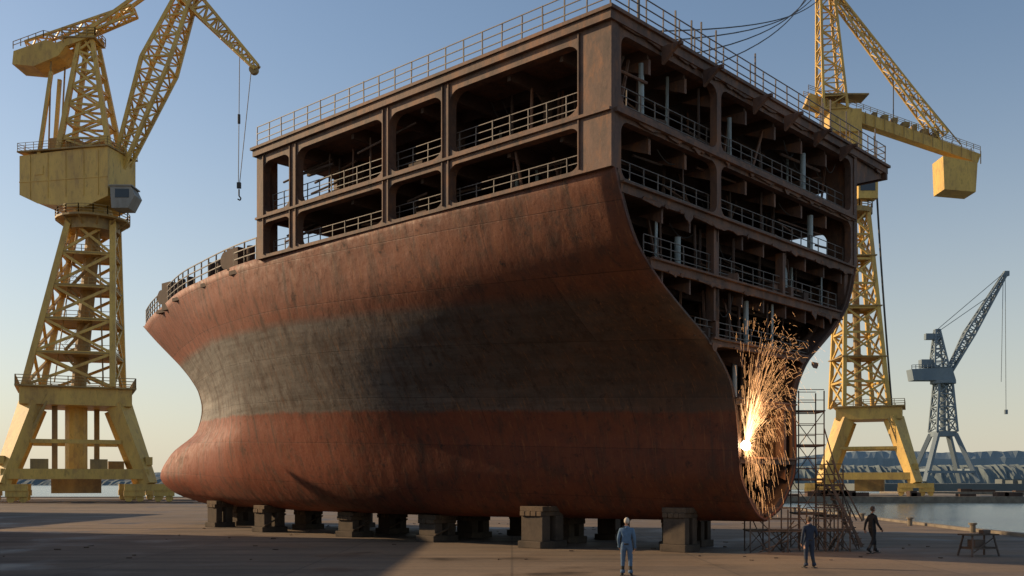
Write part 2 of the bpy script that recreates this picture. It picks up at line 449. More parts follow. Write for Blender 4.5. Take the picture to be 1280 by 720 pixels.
sp.bb((4.5,16.6,15.43),(18.6,16.7,18.0),1)
sp.bb((.5,20.52,12.4),(18.9,20.66,13.3),1)
for (a,b) in ((.5,1.0),(4.5,5.2),(9,10),(14,14.8),(18.3,18.88)):
    sp.bb((a,20.4,13.3),(b,20.68,18.08),0)
sp.bb((.5,20.4,15.1),(18.9,20.66,15.5),0)
for v in (.1,3.4,7.,10.5,14,17.5,20.3):
    sp.prism([(19.2,v,18.1),(22.3,v,18.1),(22.3,v,17.85),(19.2,v,16.9)],(0,.15,0),0)
sp.bb((22.35,-.1,17.8),(22.55,20.7,18.1),0)
for u in (2.9,5.6,9.3,11.9,14.6,17.2):
    sp.prism([(u,-.05,18.1),(u,-.8,18.1),(u,-.05,17.5)],(.16,0,0),0)
    sp.bb((u+.02,-.85,18.0),(u+.16,-.2,18.12),0)
sp.obj('superstructure_block',[M['steelbrown'],M['rustdark']],SHIP,bevel=0)
# torn plate edges, loose structure and fittings
cl=MB()
for z,ua,ub in ((18.1,.5,22.3),(15.12,.8,18.7),(12.58,1.2,18.3),(10.3,3.2,17.2),(8.05,5.9,15)):
    for i in range(int((ub-ua)*1.3)):
        u=random.uniform(ua,ub); w=random.uniform(.15,1.5); h=random.uniform(.03,.13)
        if random.random()<.12: h*=2.6; w*=.4
        a=random.uniform(.3,1)
        cl.prism([(u,random.uniform(-.1,.0),z+.05),(u+w,-.06,z+.05),(u+w,-.05,z-h*.3),(u+w*random.uniform(.6,.9),-.03,z-h),(u+w*random.uniform(.1,.4),-.05,z-h*a),(u,-.05,z-h*.4)],(0,.04,0),0)
for lvl,(z0,z1,ua,ub,va,vb) in enumerate(((15.45,17.7,1,18.2,.6,9),(12.9,14.9,1,18.2,.6,9),(10.63,12.4,3,17.,.4,6),(8.28,10.2,6.2,15.,.4,6),(6.13,7.9,9,12.8,.5,5),(3.83,5.8,9,13,.6,5))):
    n=int((ub-ua)*5)
    for i in range(n):
        u=random.uniform(ua,ub); v=va+(vb-va)*random.random()**1.6; t=random.random()
        if t<.3:
            cl.tube((u,v,z0),(u+random.uniform(-.1,.1),v,z1+.1),random.uniform(.03,.07),random.choice((0,1,1,1,1,2)),6)
        elif t<.5:
            L=random.uniform(1,4); zz=random.uniform((z0+z1)/2,z1)
            cl.tube((u,v,zz),(min(ub,u+L),v+random.uniform(-.3,.3),zz-random.uniform(-.1,.2)),random.uniform(.03,.07),random.choice((0,1)),6)
        elif t<.72:
            cl.box((u,v,z0+.2),(random.uniform(.2,.9),random.uniform(.2,.7),random.uniform(.25,.8)),random.choice((0,1)),random.uniform(0,3))
        elif t<.86:
            cl.beam((u,v,z0),(u+random.uniform(-.9,.9),v+random.uniform(-.4,.4),z1),.09,.09,random.choice((0,1)))
        else:
            pts=[]; L=random.uniform(1,2.4); sag=random.uniform(.3,1)
            for k in range(8):
                q=k/7; pts.append((min(u+L*q,ub),v,z1-sag*4*q*(1-q)))
            cl.path(pts,.022,3,4)
for z0,z1 in ((15.45,17.5),(13.,14.8)):
    for i in range(48):
        v=random.uniform(1.2,20);u=random.uniform(.7,7);t=random.random()
        if t<.4: cl.tube((u,v,z0),(u,v+random.uniform(-.1,.1),z1+.1),random.uniform(.04,.09),random.choice((0,1,1,2)),6)
        elif t<.7: cl.box((u,v,z0+.3),(random.uniform(.2,1),random.uniform(.3,1.2),random.uniform(.3,.9)),random.choice((0,1)))
        else: cl.tube((u,v,random.uniform(z1-.6,z1)),(u,v+random.uniform(1,4),random.uniform(z1-.6,z1)),.05,random.choice((0,1)),6)
for u,z0,z1,r in ((2.6,15.5,17.6,.10),(8.6,15.5,17.3,.09),(15.6,13.1,14.8,.13),(14.9,15.5,17.4,.12),(4.9,10.6,11.9,.12),(9.9,8.3,10.2,.11),(13.2,10.65,12.4,.12),(9.,6.1,7.9,.1)):
    cl.tube((u,.6,z0),(u,.6,z1),r,2,10)
cl.obj('loose_plates_and_pipes',[M['steelbrown'],M['rustdark'],M['palepipe'],M['rope']],SHIP)
rl=MB()
rl.railing([(0,20.6,18.52),(0,0,18.52),(22.5,0,18.52),(22.5,20.6,18.52)],.95,1.0,.02,3,0,.03)
rl.railing([(.5,1.4,15.45),(.5,20.,15.45)],.85,.9,.018,3,0,.03)
rl.railing([(.55,1.4,13.35),(.55,20.,13.35)],.8,.9,.018,3,0,.03)
for z,a,b,h in ((15.44,.6,18.6,.9),(12.93,.8,18.6,.9),(10.66,2.3,17.6,.85),(8.3,5.6,14.8,.7)):
    rl.railing([(a,.42 if z>11 else .3,z),(b,.42 if z>11 else .3,z)],h,.85,.018,3,0,.03)
for i in range(12):
    u=random.uniform(0,22);rl.beam((u,0.,18.56),(u,0,18.56+random.uniform(1.1,1.5)),.05,.05)
rl.obj('deck_railings',[M['rail']],SHIP)
# ------------------------------------------------------------ blocks under keel
def hullz(u,v):
    a=abs(u-CU)
    for z in np.linspace(1.26,4,60):
        if hb(v,z)>=a: return z
    return None
R3=Matrix.Rotation(th,3,'Z')
def place(o,u,v,j=.06):
    p=R3@Vector((u,v,0)); o.location=(SX+p.x,SY+p.y,0); o.rotation_euler=(0,0,th+random.uniform(-j,j))
for v in (3.0,9.0,15.4,22.2,29.5,37.5):
    for a in (-1,0,1):
        fb=min(3.6,max(.95,hb(v,1.5)+.3)); uu=CU+a*fb; vv=v+random.uniform(-.4,.4)+(0 if a<0 else 1.2)
        z=hullz(uu,vv)
        if z is None: continue
        z=z+.04
        kb=MB(); w=random.uniform(1.15,1.5); L=random.uniform(.95,1.25)
        if v<4: w=.9
        kb.box((0,0,.15),(w+.2,L+.15,.3),0,random.uniform(-.05,.05))
        kb.box((-w*.3,0,.3+(z-.3-.42)/2),(w*.34,L,z-.3-.42),0)
        kb.box((w*.3,0,.3+(z-.3-.42)/2),(w*.34,L,z-.3-.42),0)
        for q in range(4): kb.box((random.uniform(-.03,.03),-L/2+L*(q+.5)/4,z-.42+.1),(w+.1,L/4-.02,.2),1)
        for q in range(3): kb.box((-w/2+w*(q+.5)/3,0,z-.21+.1),(w/3-.02,L+.1,.22),1)
        if random.random()<.5: kb.beam((-w/2,-L/2-.04,.35),(w/2,-L/2-.04,z-.5),.1,.08,1)
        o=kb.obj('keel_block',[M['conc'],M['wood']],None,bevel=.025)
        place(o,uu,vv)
# ------------------------------------------------------------ welding sparks
sk=MB(); org=Vector((8.62,-.12,4.3))
for i in range(2300):
    fam=random.random()
    if fam<.80:
        a=random.gauss(math.radians(68),math.radians(13)); a=max(a,math.radians(30)); a=min(a,math.radians(98))
        s0=random.uniform(2.0,12.5); vu=s0*math.cos(a)+.05; vz=s0*math.sin(a); vv=random.gauss(-.3,.6); t0=random.random()**1.1*1.1
    elif fam<.9:
        a=random.uniform(0,2*math.pi); s0=random.uniform(.5,3.2); vu=s0*math.cos(a)+.8; vz=s0*math.sin(a); vv=random.gauss(-.1,.4); t0=random.random()**2*.25
    else:
        vu=random.uniform(.2,3.2); vz=random.uniform(-2.5,1.); vv=random.gauss(-.1,.4); t0=random.random()*.9
    dt=random.uniform(.03,.13); pr=None; r=random.uniform(.0018,.0042)
    for k in range(5):
        t=t0+dt*k/4; dr=(1-math.exp(-.8*t))/.8
        p=org+Vector((vu*dr,vv*dr,vz*dr-2.8*t*t))
        if p.z<1.3 or p.z>12.2: break
        if p.x<CU-hb(0,p.z)+.1 or p.x>CU+sb(hb(0,p.z),p.z)+.2: break
        if pr is not None: sk.tube(pr,p,r,0 if t<.22 else 1,3,cap=False)
        pr=p
def emis(name,c,s):
    m=D.materials.new(name); m.use_nodes=True; nt=m.node_tree; nt.nodes.clear()
    o=N(nt,'ShaderNodeOutputMaterial'); e=N(nt,'ShaderNodeEmission'); e.inputs[0].default_value=(*c,1); e.inputs[1].default_value=s
    nt.links.new(e.outputs[0],o.inputs[0]); return m
sk.obj('welding_sparks',[emis('spark_hot',(1,.58,.25),5),emis('spark_cool',(1,.47,.18),1.8)],SHIP)
wa=MB(); wa.sphere(org,.19,0,12,8); wa.obj('welding_arc',[emis('arc',(1,.80,.52),30)],SHIP)
ld=D.lights.new('welding_light','POINT'); ld.energy=260; ld.color=(1,.55,.22); ld.shadow_soft_size=.15
lo=D.objects.new('welding_light',ld); scene.collection.objects.link(lo); lo.parent=SHIP; lo.location=org+Vector((1.2,-.45,.3))
# ------------------------------------------------------------ cranes
def bogies(mb,x,y,m,s=1.):
    mb.box((x,y,2.2*s),(7*s,1.6*s,1.0*s),m)
    for dx in (-2.1,2.1):
        mb.box((x+dx*s,y,1.3*s),(3.0*s,1.3*s,.9*s),m)
        for d in (-.8,.8):
            mb.tube((x+(dx+d)*s,y-.35*s,.55*s),(x+(dx+d)*s,y+.35*s,.55*s),.55*s,m,12)
def portal(mb,hw,hy,zt,tw,m,md,leg=2.6):
    for sy in (-1,1):
        for sx in (-1,1):
            mb.beam((sx*hw,sy*hy,2.6),(sx*tw,sy*tw*.8,zt),leg*.8,leg*.7,m,leg*1.25,leg)
            bogies(mb,sx*hw,sy*hy,m)
        mb.beam((-hw,sy*hy,4.2),(hw,sy*hy,4.2),1.2,1.5,m)
        mb.beam((-hw*.62,sy*hy*.8,zt*.62),(hw*.62,sy*hy*.8,zt*.62),.5,.6,m)
    for sx in (-1,1): mb.beam((sx*hw,-hy,6.2),(sx*hw,hy,6.2),1.0,1.2,m)
    mb.box((0,0,zt+1.2),(tw*2+3.4,tw*1.6+3.2,2.6),m)
    mb.box((0,0,zt+2.6),(tw*2+4.6,tw*1.6+4.4,.25),md)
    x=tw+2.2;y=tw*.8+2.1
    mb.railing([(-x,-y,zt+2.7),(x,-y,zt+2.7),(x,y,zt+2.7),(-x,y,zt+2.7),(-x,-y,zt+2.7)],1.4,2.2,.07,3,md)
def stair(mb,p,q,m,w=.9,n=14):
    p=Vector(p);q=Vector(q)
    for o in (-w/2,w/2): mb.beam(p+Vector((0,o,0)),q+Vector((0,o,0)),.06 if n==11 else .12,.12 if n==11 else .3,m)
    for o in (-w/2,w/2): mb.beam(p+Vector((0,o,1.1)),q+Vector((0,o,1.1)),.05,.05,m)
    for i in range(n): 
        c=p.lerp(q,(i+.5)/n); mb.box(c,(.3,w,.05),m)
def tower(mb,x0,x1,z0,z1,w0,w1,n,r,m):
    R=[]
    for i in range(n+1):
        t=i/n; c=x0+(x1-x0)*t; w=(w0+(w1-w0)*t)/2; z=z0+(z1-z0)*t
        R.append([Vector((c+a*w,b*w,z)) for a,b in ((-1,-1),(1,-1),(1,1),(-1,1))])
    for i in range(n):
        for k in range(4):
            l=(k+1)%4
            mb.beam(R[i][k],R[i+1][k],r*2,r*2,m)
            mb.beam(R[i+1][k],R[i+1][l],r*1.1,r*1.1,m)
            mb.beam(R[i][k],R[i+1][l],r*.95,r*.95,m); mb.beam(R[i][l],R[i+1][k],r*.95,r*.95,m)
    return R
# --- left crane
C1=empty('portal_crane',(-65.2,150,0),math.radians(0)); C1.scale=(.97,.97,.965)
mb=MB()
portal(mb,10.0,8.2,14.6,6.0,0,1,2.4)
for b in ((-3,-3),(3,3)): mb.beam((b[0],b[1],2),(b[0],b[1],15),.8,.8,1)
mb.tube((0,0,3),(0,0,15),1.6,0,14)
stair(mb,(-9,-6,4.5),(-4,-6,15),1)
mb.box((0,0,2.6),(7,6,2.6),1)
for x,y in ((-5,-7.4),(3,-7.6),(6,7)): mb.box((x,y,5.6),(2.4,1.6,1.6),1)
po=mb.obj('portal_base',[M['yellow'],M['dirtyyel']],C1); po.rotation_euler=(0,0,math.radians(24))
mb=MB()
R=tower(mb,0,2.6,17.3,43,12.2,6.2,5,.42,0)
mb.tube((0.3,0,17.3),(2.6,0,43),1.1,1,12)
for i,z in ((1,22.4),(2,27.6),(3,32.8),(4,37.9)):
    t=(z-17.3)/25.7; w=12.2-6*t; mb.box((2.6*t,0,z),(w+.6,w+.6,.18),1)
    mb.railing([(2.6*t-w/2,-w/2,z),(2.6*t+w/2,-w/2,z),(2.6*t+w/2,w/2,z)],1.2,1.6,.05,2,1)
for i in range(5):
    z=18+i*5; s=1 if i%2 else -1
    stair(mb,(-2*s+.5+i*.4,-3.4+i*.4,z),(2*s+.5+i*.4,-3.4+i*.4,z+4.8),1,.8,9)
mb.tube((4.4,-3.6,18),(3.6,-2.4,42),.12,1); mb.tube((-2.4,-4,18),(.6,-2.6,42),.1,1)
mb.obj('tower',[M['yellow'],M['dirtyyel']],C1,rz=math.radians(14))
mb=MB(); cx=2.6
mb.tube((cx,0,41.6),(cx,0,43.2),3.9,1,24); mb.tube((cx,0,43.2),(cx,0,43.5),5.4,1,24)
mb.tube((cx,0,43.5),(cx,0,46.6),2.9,0,20)
for k in range(12):
    a=k*math.pi/6; mb.beam((cx+3.6*math.cos(a),3.6*math.sin(a),42),(cx+5.2*math.cos(a),5.2*math.sin(a),43.2),.2,.2,1)
pts=[(cx+5.3*math.cos(a*math.pi/8),5.3*math.sin(a*math.pi/8),43.5) for a in range(17)]
mb.railing(pts,1.3,2,.06,3,1)
mb.obj('slewing_ring',[M['yellow'],M['dirtyyel']],C1)
mb=MB()
mb.prism([(-8.6,-4,48.4),(-8.6,-4,54.3),(8.6,-4,54.9),(8.6,-4,47.4),(4,-4,45.9),(-5,-4,46.9)],(0,8,0),0)
mb.box((0,0,54.9),(17.8,8.8,.25),1)
for x in (-6.5,-3,.5,4,6.8): mb.bb((x-.06,-4.1,47.6),(x+.06,-3.99,54.4),0)
mb.bb((-8.7,-4.07,50.2),(8.65,-3.98,50.4),0)
for x in (-5.6,): mb.bb((x,-4.09,51.2),(x+1.7,-3.98,52.6),0)
mb.box((-2,0,56.2),(5,4,2.4),1); mb.box((3.5,1,55.9),(3,3,1.7),1)
mb.railing([(-8.8,-4.3,55),(8.8,-4.3,55),(8.8,4.3,55),(-8.8,4.3,55),(-8.8,-4.3,55)],1.2,1.6,.05,3,1)
ob=mb.obj('machinery_house',[M['yellow'],M['dirtyyel'],M['glass']],C1,bevel=.08,rz=math.radians(-12)); ob.scale=(.87,.9,1.0); ob.location=(.3,0,-1.4)
mb=MB()
mb.prism([(7.6,-5.4,45.7),(7.4,-5.4,48.9),(10.4,-5.4,48.9),(11.,-5.4,47.6),(10.,-5.4,45.7)],(0,3,0),0)
mb.bb((8.1,-5.46,47.2),(10.2,-5.38,48.5),1); mb.bb((7.2,-5.6,48.9),(10.7,-2.2,49.1),0)
mb.beam((6,-3,49.2),(9,-3,49.2),.6,.5,0)
mb.obj('operator_cab',[M['cranegrey'],M['glass']],C1,bevel=.06).location=(0,0,-1.6)
mb=MB()
for y in (-2.4,2.4):
    mb.beam((-1.8,y,52.9),(1.2,y*.5,72),.8,.8,0,.55,.55)
    mb.beam((6.2,y,52.9),(3.0,y*.5,71),.8,.8,0,.55,.55)
    mb.beam((-4.6,y,52.9),(-3.2,y*.6,66),.5,.5,0)
    n=7
    for i in range(n):
        t0=i/n;t1=(i+1)/n
        A=lambda t:(-1.8+3.0*t,y*(1-.5*t),52.9+19.1*t); B=lambda t:(6.2-3.2*t,y*(1-.5*t),52.9+18.1*t)
        mb.beam(A(t0),B(t1),.3,.3,0); mb.beam(B(t0),A(t1),.3,.3,0); mb.beam(A(t1),B(t1),.32,.32,0)
for i in range(1,8):
    t=i/7; y=2.4*(1-.5*t)
    for x,z in ((-1.8+3*t,52.9+19.1*t),(6.2-3.2*t,52.9+18.1*t)): mb.beam((x,-y,z),(x,y,z),.3,.3,0)
mb.box((1.2,0,71.2),(5,4,.25),1); mb.railing([(-1.3,-2,71.4),(3.7,-2,71.4),(3.7,2,71.4)],1.2,1.2,.06,3,1)
for y in (-1.6,1.6): mb.beam((3.5,y,72.),(-5.5,y,68.6),.5,1.0,0)
mb.lattice((-7,0,69.8),(9,0,76),2.2,1.4,9,.16,.1,0)
mb.prism([(-8.8,-2.2,66.9),(-8.6,-2.2,68.9),(-3.8,-2.2,70.6),(-.6,-2.2,69.8),(-1.8,-2.2,68.2),(-5.5,-2.2,66.6)],(0,4.4,0),0)
mb.railing([(-8.6,-2.3,69.2),(-4,-2.3,70.9),(-1,-2.3,70.2)],1.1,1.3,.05,2,1)
mb.tube((-3.2,-1.5,68),(-3.6,-1.5,53),.14,1); mb.tube((-2.4,1.5,68),(-3.2,1.5,53),.14,1)
mb.beam((1.2,-.8,72),(10.3,-.8,78.6),.35,.5,0); mb.beam((1.2,.8,72),(10.3,.8,78.6),.35,.5,0)
mb.obj('a_frame_and_counterweight',[M['yellow'],M['dirtyyel']],C1)
mb=MB()
mb.lattice((6.8,0,51.6),(12.8,0,67.4),1.6,4.2,8,.26,.13,0)
mb.lattice((12.8,0,67.4),(18.0,0,80.6),4.2,1.8,8,.26,.13,0)
mb.lattice((16.4,0,79.5),(27.9,0,67.2),2.8,.8,13,.18,.1,0)
mb.lattice((16.4,0,79.5),(7,0,82.5),2.4,1.2,6,.18,.1,0)
mb.tube((27.4,-.4,66.9),(27.4,.4,66.9),.7,1,14)
mb.tube((25.2,0,70),(25.,0,49.4),.06,2,4); mb.tube((27.,0,67),(25.2,0,49.4),.06,2,4)
mb.tube((25.1,0,60),(25.1,0,58.6),.22,2,8)
mb.box((25.1,0,49),(.6,.4,.9),2); mb.tube((25.1,0,48.4),(25.1,0,47.4),.12,2)
mb.path([(25.1,0,47.4),(25.4,0,47.),(25.25,0,46.7),(24.9,0,46.9)],.11,2)
mb.obj('luffing_jib',[M['yellow'],M['dirtyyel'],M['rope']],C1)
# --- right crane
C2=empty('portal_crane',(78.5,220,0),0)
mb=MB()
portal(mb,9.4,7.8,16.5,5.0,0,1,2.7)
mb.box((0,0,2.4),(6,6,3),1); stair(mb,(8,-6,4.5),(4,-6,16.5),1)
mb.obj('portal_base',[M['yellow'],M['dirtyyel']],C2,rz=math.radians(-22))
mb=MB()
tower(mb,-2.4,-3.6,19.3,62,9.6,4.8,8,.40,0)
mb.tube((-2.4,0,19),(-3.6,0,62),.8,1,10)
for z in (30,41,52): 
    w=9.6-4.8*(z-19.3)/42.7; mb.box((-2.4-1.2*(z-19.3)/42.7,0,z),(w+1.4,w+1.4,.25),1)
mb.tube((-3.6,0,61.5),(-3.6,0,62.6),4.0,1,20); mb.tube((-3.6,0,62.6),(-3.6,0,80),1.9,0,16)
mb.railing([(-3.6+4*math.cos(a*math.pi/6),4*math.sin(a*math.pi/6),62.6) for a in range(13)],1.3,2,.08,3,1)
mb.bb((-4,-4.5,64),(.2,-1.8,68),0); mb.bb((-3.6,-4.58,65.6),(-.4,-4.5,67.4),2)
mb.obj('tower',[M['yellow'],M['dirtyyel'],M['glass']],C2)
mb=MB()
mb.beam((-14,0,86.6),(23.6,0,73.6),2.8,2.6,0,2.2,2.0)
mb.box((-6,0,81.6),(7,4.6,5),0); mb.box((-6,0,87.2),(10,5,.3),1)
for i in range(19):
    t=i/18; x=-14+37.6*t; z=86.6-13*t
    mb.beam((x,-1.65,z-1.35),(x,-1.65,z+1.4),.16,.14,1)
mb.railing([(-14,-1.8,88.2),(23.6,-1.5,74.9)],1.2,1.6,.05,3,1)
mb.railing([(-14,1.8,88.2),(23.6,1.5,74.9)],1.2,1.6,.05,3,1)
mb.prism([(15.2,-2.8,66.4),(14.9,-2.8,73.6),(22.4,-2.8,72.2),(22.0,-2.8,65.8)],(0,5.6,0),0)
for i in range(7): mb.box((1+i*2.2,random.uniform(-.5,.5),83.4-i*.77),(random.uniform(.8,1.6),1.8,random.uniform(1,2.2)),1)
mb.lattice((-8.3,0,84),(-10.2,0,118),5.2,2.2,12,.26,.13,0)
mb.lattice((-8.2,0,110),(15.8,0,78.6),1.5,2.4,18,.18,.10,0)
mb.beam((-9,0,112),(20,0,77),.2,.2,1); mb.tube((5.2,0,92.8),(5.2,0,83),.12,3)
mb.obj('boom_and_counterweight',[M['yellow'],M['dirtyyel'],M['glass'],M['rope']],C2)
mb=MB()
pts=[(.2+3.8*t**1.3,-2.4,78-59*t) for t in [i/14 for i in range(15)]]
mb.path(pts,.22,0,6); mb.box((4.,-2.4,18.4),(.9,.9,1.6),0)
mb.obj('hoist_rope',[M['rope']],C2)
# --- far crane
C3=empty('harbour_crane',(215,500,3),0)
mb=MB()
for sx in (-1,1):
    for sy in (-1,1):
        mb.beam((sx*13,sy*10,0),(sx*4.5,sy*4,24),2.2,2.0,0)
    mb.beam((sx*11,-9,6),(sx*11,9,6),1.4,1.4)
mb.beam((-12,-9.5,5),(12,-9.5,5),1.2,1.2); mb.box((0,0,24),(10,9,2.5))
tower(mb,0,0,25,50,10,6.5,4,.5,0); mb.tube((0,0,25),(0,0,50),1.4,0,10)
mb.tube((0,0,49),(0,0,50.5),6.,0,16)
mb.prism([(-16,-3.5,50.5),(-17,-3.5,56),(3,-3.5,57),(5,-3.5,50.5)],(0,7,0),0)
mb.box((-8,0,59),(7,4,4)); 
mb.railing([(-17,-3.5,56),(3,-3.5,57)],2,2,.15,2)
mb.lattice((-2,0,57),(-3,0,76),7,2.0,6,.4,.28,0); mb.box((-5,0,72.5),(8,2.6,3))
mb.lattice((3,0,55),(13,0,74),2.2,4.2,7,.38,.24,0); mb.lattice((13,0,74),(31,0,104),4.2,1.5,10,.38,.24,0)
mb.beam((-3,0,76),(30,0,104),.3,.3); mb.beam((-4,0,74),(22,0,92),.3,.3)
mb.tube((31,0,104),(31.4,0,36),.16); mb.tube((30,0,103),(29,0,50),.16); mb.box((31.4,0,35),(1.3,1.3,2.2)); mb.box((31.5,0,104),(2.4,2,2.4))
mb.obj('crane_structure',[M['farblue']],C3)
# ------------------------------------------------------------ ground, water, land
g=MB()
g.poly([(-3000,-400,0),(27,-400,0),(27,60,0),(30,105,0),(30,188,0),(-3000,188,0)])
g.obj('yard_ground',[M['ground']])
q=MB()
edge=[(27,-400),(27,60),(30,105),(30,188),(-3000,188)]
for a,b in zip(edge,edge[1:]):
    q.poly([(a[0],a[1],-.004),(b[0],b[1],-.004),(b[0],b[1],-5),(a[0],a[1],-5)])
    q.beam((a[0],a[1],.07),(b[0],b[1],.07),.5,.2)
for y in range(30,180,9):
    x=26.2+(3 if y>100 else 0); q.tube((x,y,0),(x,y,.45),.16,0,10); q.tube((x,y,.45),(x,y,.55),.24,0,10)
q.obj('quay_edge',[M['kerb']])
q=MB(); q.bb((44,203,-4),(112,262,-.02),0); q.bb((110,280,-4),(420,300,.2),0)
for i in range(14):
    x=random.uniform(50,106); h=random.uniform(.4,1.3); q.box((x,206,h/2),(random.uniform(1,4),2,h),1)
for i in range(24):
    x=random.uniform(115,320); h=random.uniform(.3,1.1); q.box((x,284,.2+h/2),(random.uniform(1,7),2,h),1)
q.obj('pier',[M['kerb'],M['rustdark']])
w=MB(); w.poly([(-9000,-500,-1.3),(9000,-500,-1.3),(9000,12000,-1.3),(-9000,12000,-1.3)]); w.obj('water',[M['water']])
haze=flat('hazy_shore',(.135,.165,.165),1,.05); haze2=flat('hazy_hill',(.20,.25,.27),1,.006)  # atmospheric haze painted into these pale bluish base colours
l=MB(); l.bb((170,490,-3),(900,640,2.2),0)
for i in range(16):
    x=random.uniform(245,420); h=random.uniform(1,2.5); l.box((x,500+random.uniform(0,50),2.2+h/2),(random.uniform(4,14),8,h),0)
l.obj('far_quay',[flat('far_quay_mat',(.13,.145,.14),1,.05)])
def ridge(name,y,base,hts,mat,seed,x0,x1,n=400,rough=3.,jag=1.):
    random.seed(seed); r=MB(); pv=None; ph=[random.uniform(0,6) for _ in range(6)]
    for i in range(n+1):
        x=x0+(x1-x0)*i/n
        h=np.interp(x,[p[0] for p in hts],[p[1] for p in hts])
        h+=sum(math.sin(x/s_+ph[k])*a for k,(s_,a) in enumerate(((210,5),(90,2.5),(37,1.2),(13,.8))))*rough/5
        h=max(h,2); j=lambda s_: random.uniform(-1,1)*jag*s_
        row=[(x,y+j(2),base),(x+j(.5),y+12+j(3),h*.4+j(1)),(x+j(.5),y+26+j(4),h*.78+j(1.2)),(x,y+44+j(4),h+j(1.2)),(x,y+600,h*.4)]
        if pv:
            for a in range(4): r.poly([pv[a],row[a],row[a+1],pv[a+1]])
        pv=row
    return r.obj(name,[mat],smooth=False)
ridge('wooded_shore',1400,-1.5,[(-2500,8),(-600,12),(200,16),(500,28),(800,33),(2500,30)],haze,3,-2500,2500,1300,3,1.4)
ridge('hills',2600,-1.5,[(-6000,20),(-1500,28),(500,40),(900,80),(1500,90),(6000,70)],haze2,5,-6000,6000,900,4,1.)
random.seed(11)
for (x0,x1,y0,y1,h) in ((-46,-32,2,59,14.0),(-70,-52.5,60,97,11.)):  # added out-of-view sheds, placed to throw shade over the foreground
    s=MB(); mx=(x0+x1)/2; s.prism([(x0,y0,0),(x1,y0,0),(x1,y0,h-1.5),(mx,y0,h+1.5),(x0,y0,h-1.5)],(0,y1-y0,0),0)
    for y in range(int(y0)+3,int(y1)-6,9): s.bb((x1-.05,y,0),(x1+.07,y+5,5.5),1)
    s.obj('offscreen_shade_shed',[M['wall'],M['cranegrey']])
r=MB()
for y in (141.5,158.5,): r.bb((-220,y-.1,.004),(28,y+.1,.14))
r.obj('crane_rail',[M['rustdark']])
r=MB()
for i in range(90):
    x=random.uniform(-20,20);y=random.uniform(36,70)
    r.box((x,y,.02),(random.uniform(.05,.25),random.uniform(.05,.15),random.uniform(.02,.05)),random.choice((0,1)),random.uniform(0,3))
r.obj('scattered_offcuts',[M['wood'],M['rustdark']])
# ------------------------------------------------------------ scaffolds
def scaffold(mb,x0,x1,y0,y1,h,nx,nz,m=0,plank=1):
    xs=[x0+(x1-x0)*i/nx for i in range(nx+1)]; zs=[h*i/nz for i in range(nz+1)]
    for x in xs:
        for y in (y0,y1): mb.tube((x,y,0),(x,y,h+.9),.03,m,5)
        for z in zs[1:]: mb.tube((x,y0,z),(x,y1,z),.025,m,5)
    for z in zs[1:]:
        for y in (y0,y1):
            mb.tube((x0,y,z),(x1,y,z),.025,m,5); mb.tube((x0,y,z+.5),(x1,y,z+.5),.018,m,5); mb.tube((x0,y,z+.95),(x1,y,z+.95),.018,m,5)
        mb.box(((x0+x1)/2,(y0+y1)/2,z+.05),(x1-x0+.2,(y1-y0)*.8,.05),plank)
    for i in range(nx):
        for k in range(nz):
            a,b=(i,i+1) if (i+k)%2 else (i+1,i)
            mb.tube((xs[a],y0,zs[k]),(xs[b],y0,zs[k+1]),.02,m,5)
            mb.tube((xs[b],y1,zs[k]),(xs[a],y1,zs[k+1]),.02,m,5)
mb=MB(); scaffold(mb,12.35,13.45,43.2,44.4,5.9,1,4)
mb.tube((13.45,43.2,5.2),(14.9,43.0,0),.03); mb.tube((13.45,43.2,3.6),(14.6,42.4,0),.025)
mb.obj('scaffold_tower',[M['scaf'],M['wood']])
mb=MB(); scaffold(mb,13.6,14.4,43.6,44.8,2.7,1,2)
stair(mb,(14.9,43.0,.1),(13.6,43.0,2.7),0,.7,11)
mb.obj('access_stair_scaffold',[M['scaf'],M['wood']])
for (x0,x1,y0) in ((9.7,12.0,40.8),(12.4,13.9,41.2)):
    mb=MB(); scaffold(mb,x0,x1,y0,y0+1,.85,3,1)
    for i in range(8): mb.tube((random.uniform(x0,x1),random.uniform(y0-.3,y0+1),.02),(random.uniform(x0,x1),random.uniform(y0-.3,y0+1),random.uniform(.3,1.5)),.025,0,5)
    mb.obj('low_scaffold',[M['scaf'],M['wood']])
mb=MB()
for x in (-.55,.55):
    for y in (-.3,.3):
        mb.beam((x*1.15,y*1.3,0),(x*.9,y*.8,.8),.06,.06)
    mb.beam((x,-.35,.3),(x,.35,.3),.05,.05)
for y in (-.24,-.08,.08,.24): mb.box((0,y,.83),(1.45,.14,.05),1)
mb.beam((-.6,-.33,.3),(.6,-.33,.3),.05,.05); mb.beam((-.6,-.33,.1),(.5,-.3,.75),.04,.04)
mb.box((0,0,.34),(1.1,.6,.04),1); mb.box((-.1,0,.5),(.5,.4,.28),0)
mb.box((.3,0,.93),(.35,.25,.14),0)
mb.obj('trestle_bench',[M['scaf'],M['wood']],loc=(18.1,38.9,0),rz=.3,bevel=.008)
cb=MB()
for i,(u,dz) in enumerate(((3.5,0),(4.6,3),(6.4,7),(8.,11))):
    a=R3@Vector((u,1.5,0)); a=Vector((SX+a.x,SY+a.y,19.3)); b=Vector((70,220,112+dz*1.2)); pts=[]
    for k in range(25):
        t=k/24; p=a.lerp(b,t); p.z-=4*(1.2+.5*i)*t*(1-t)*2.0; pts.append(p)
    for k,(p,q_) in enumerate(zip(pts,pts[1:])): cb.tube(p,q_,.03+.003*k,0,5)
cb.obj('overhead_cables',[M['rope']])
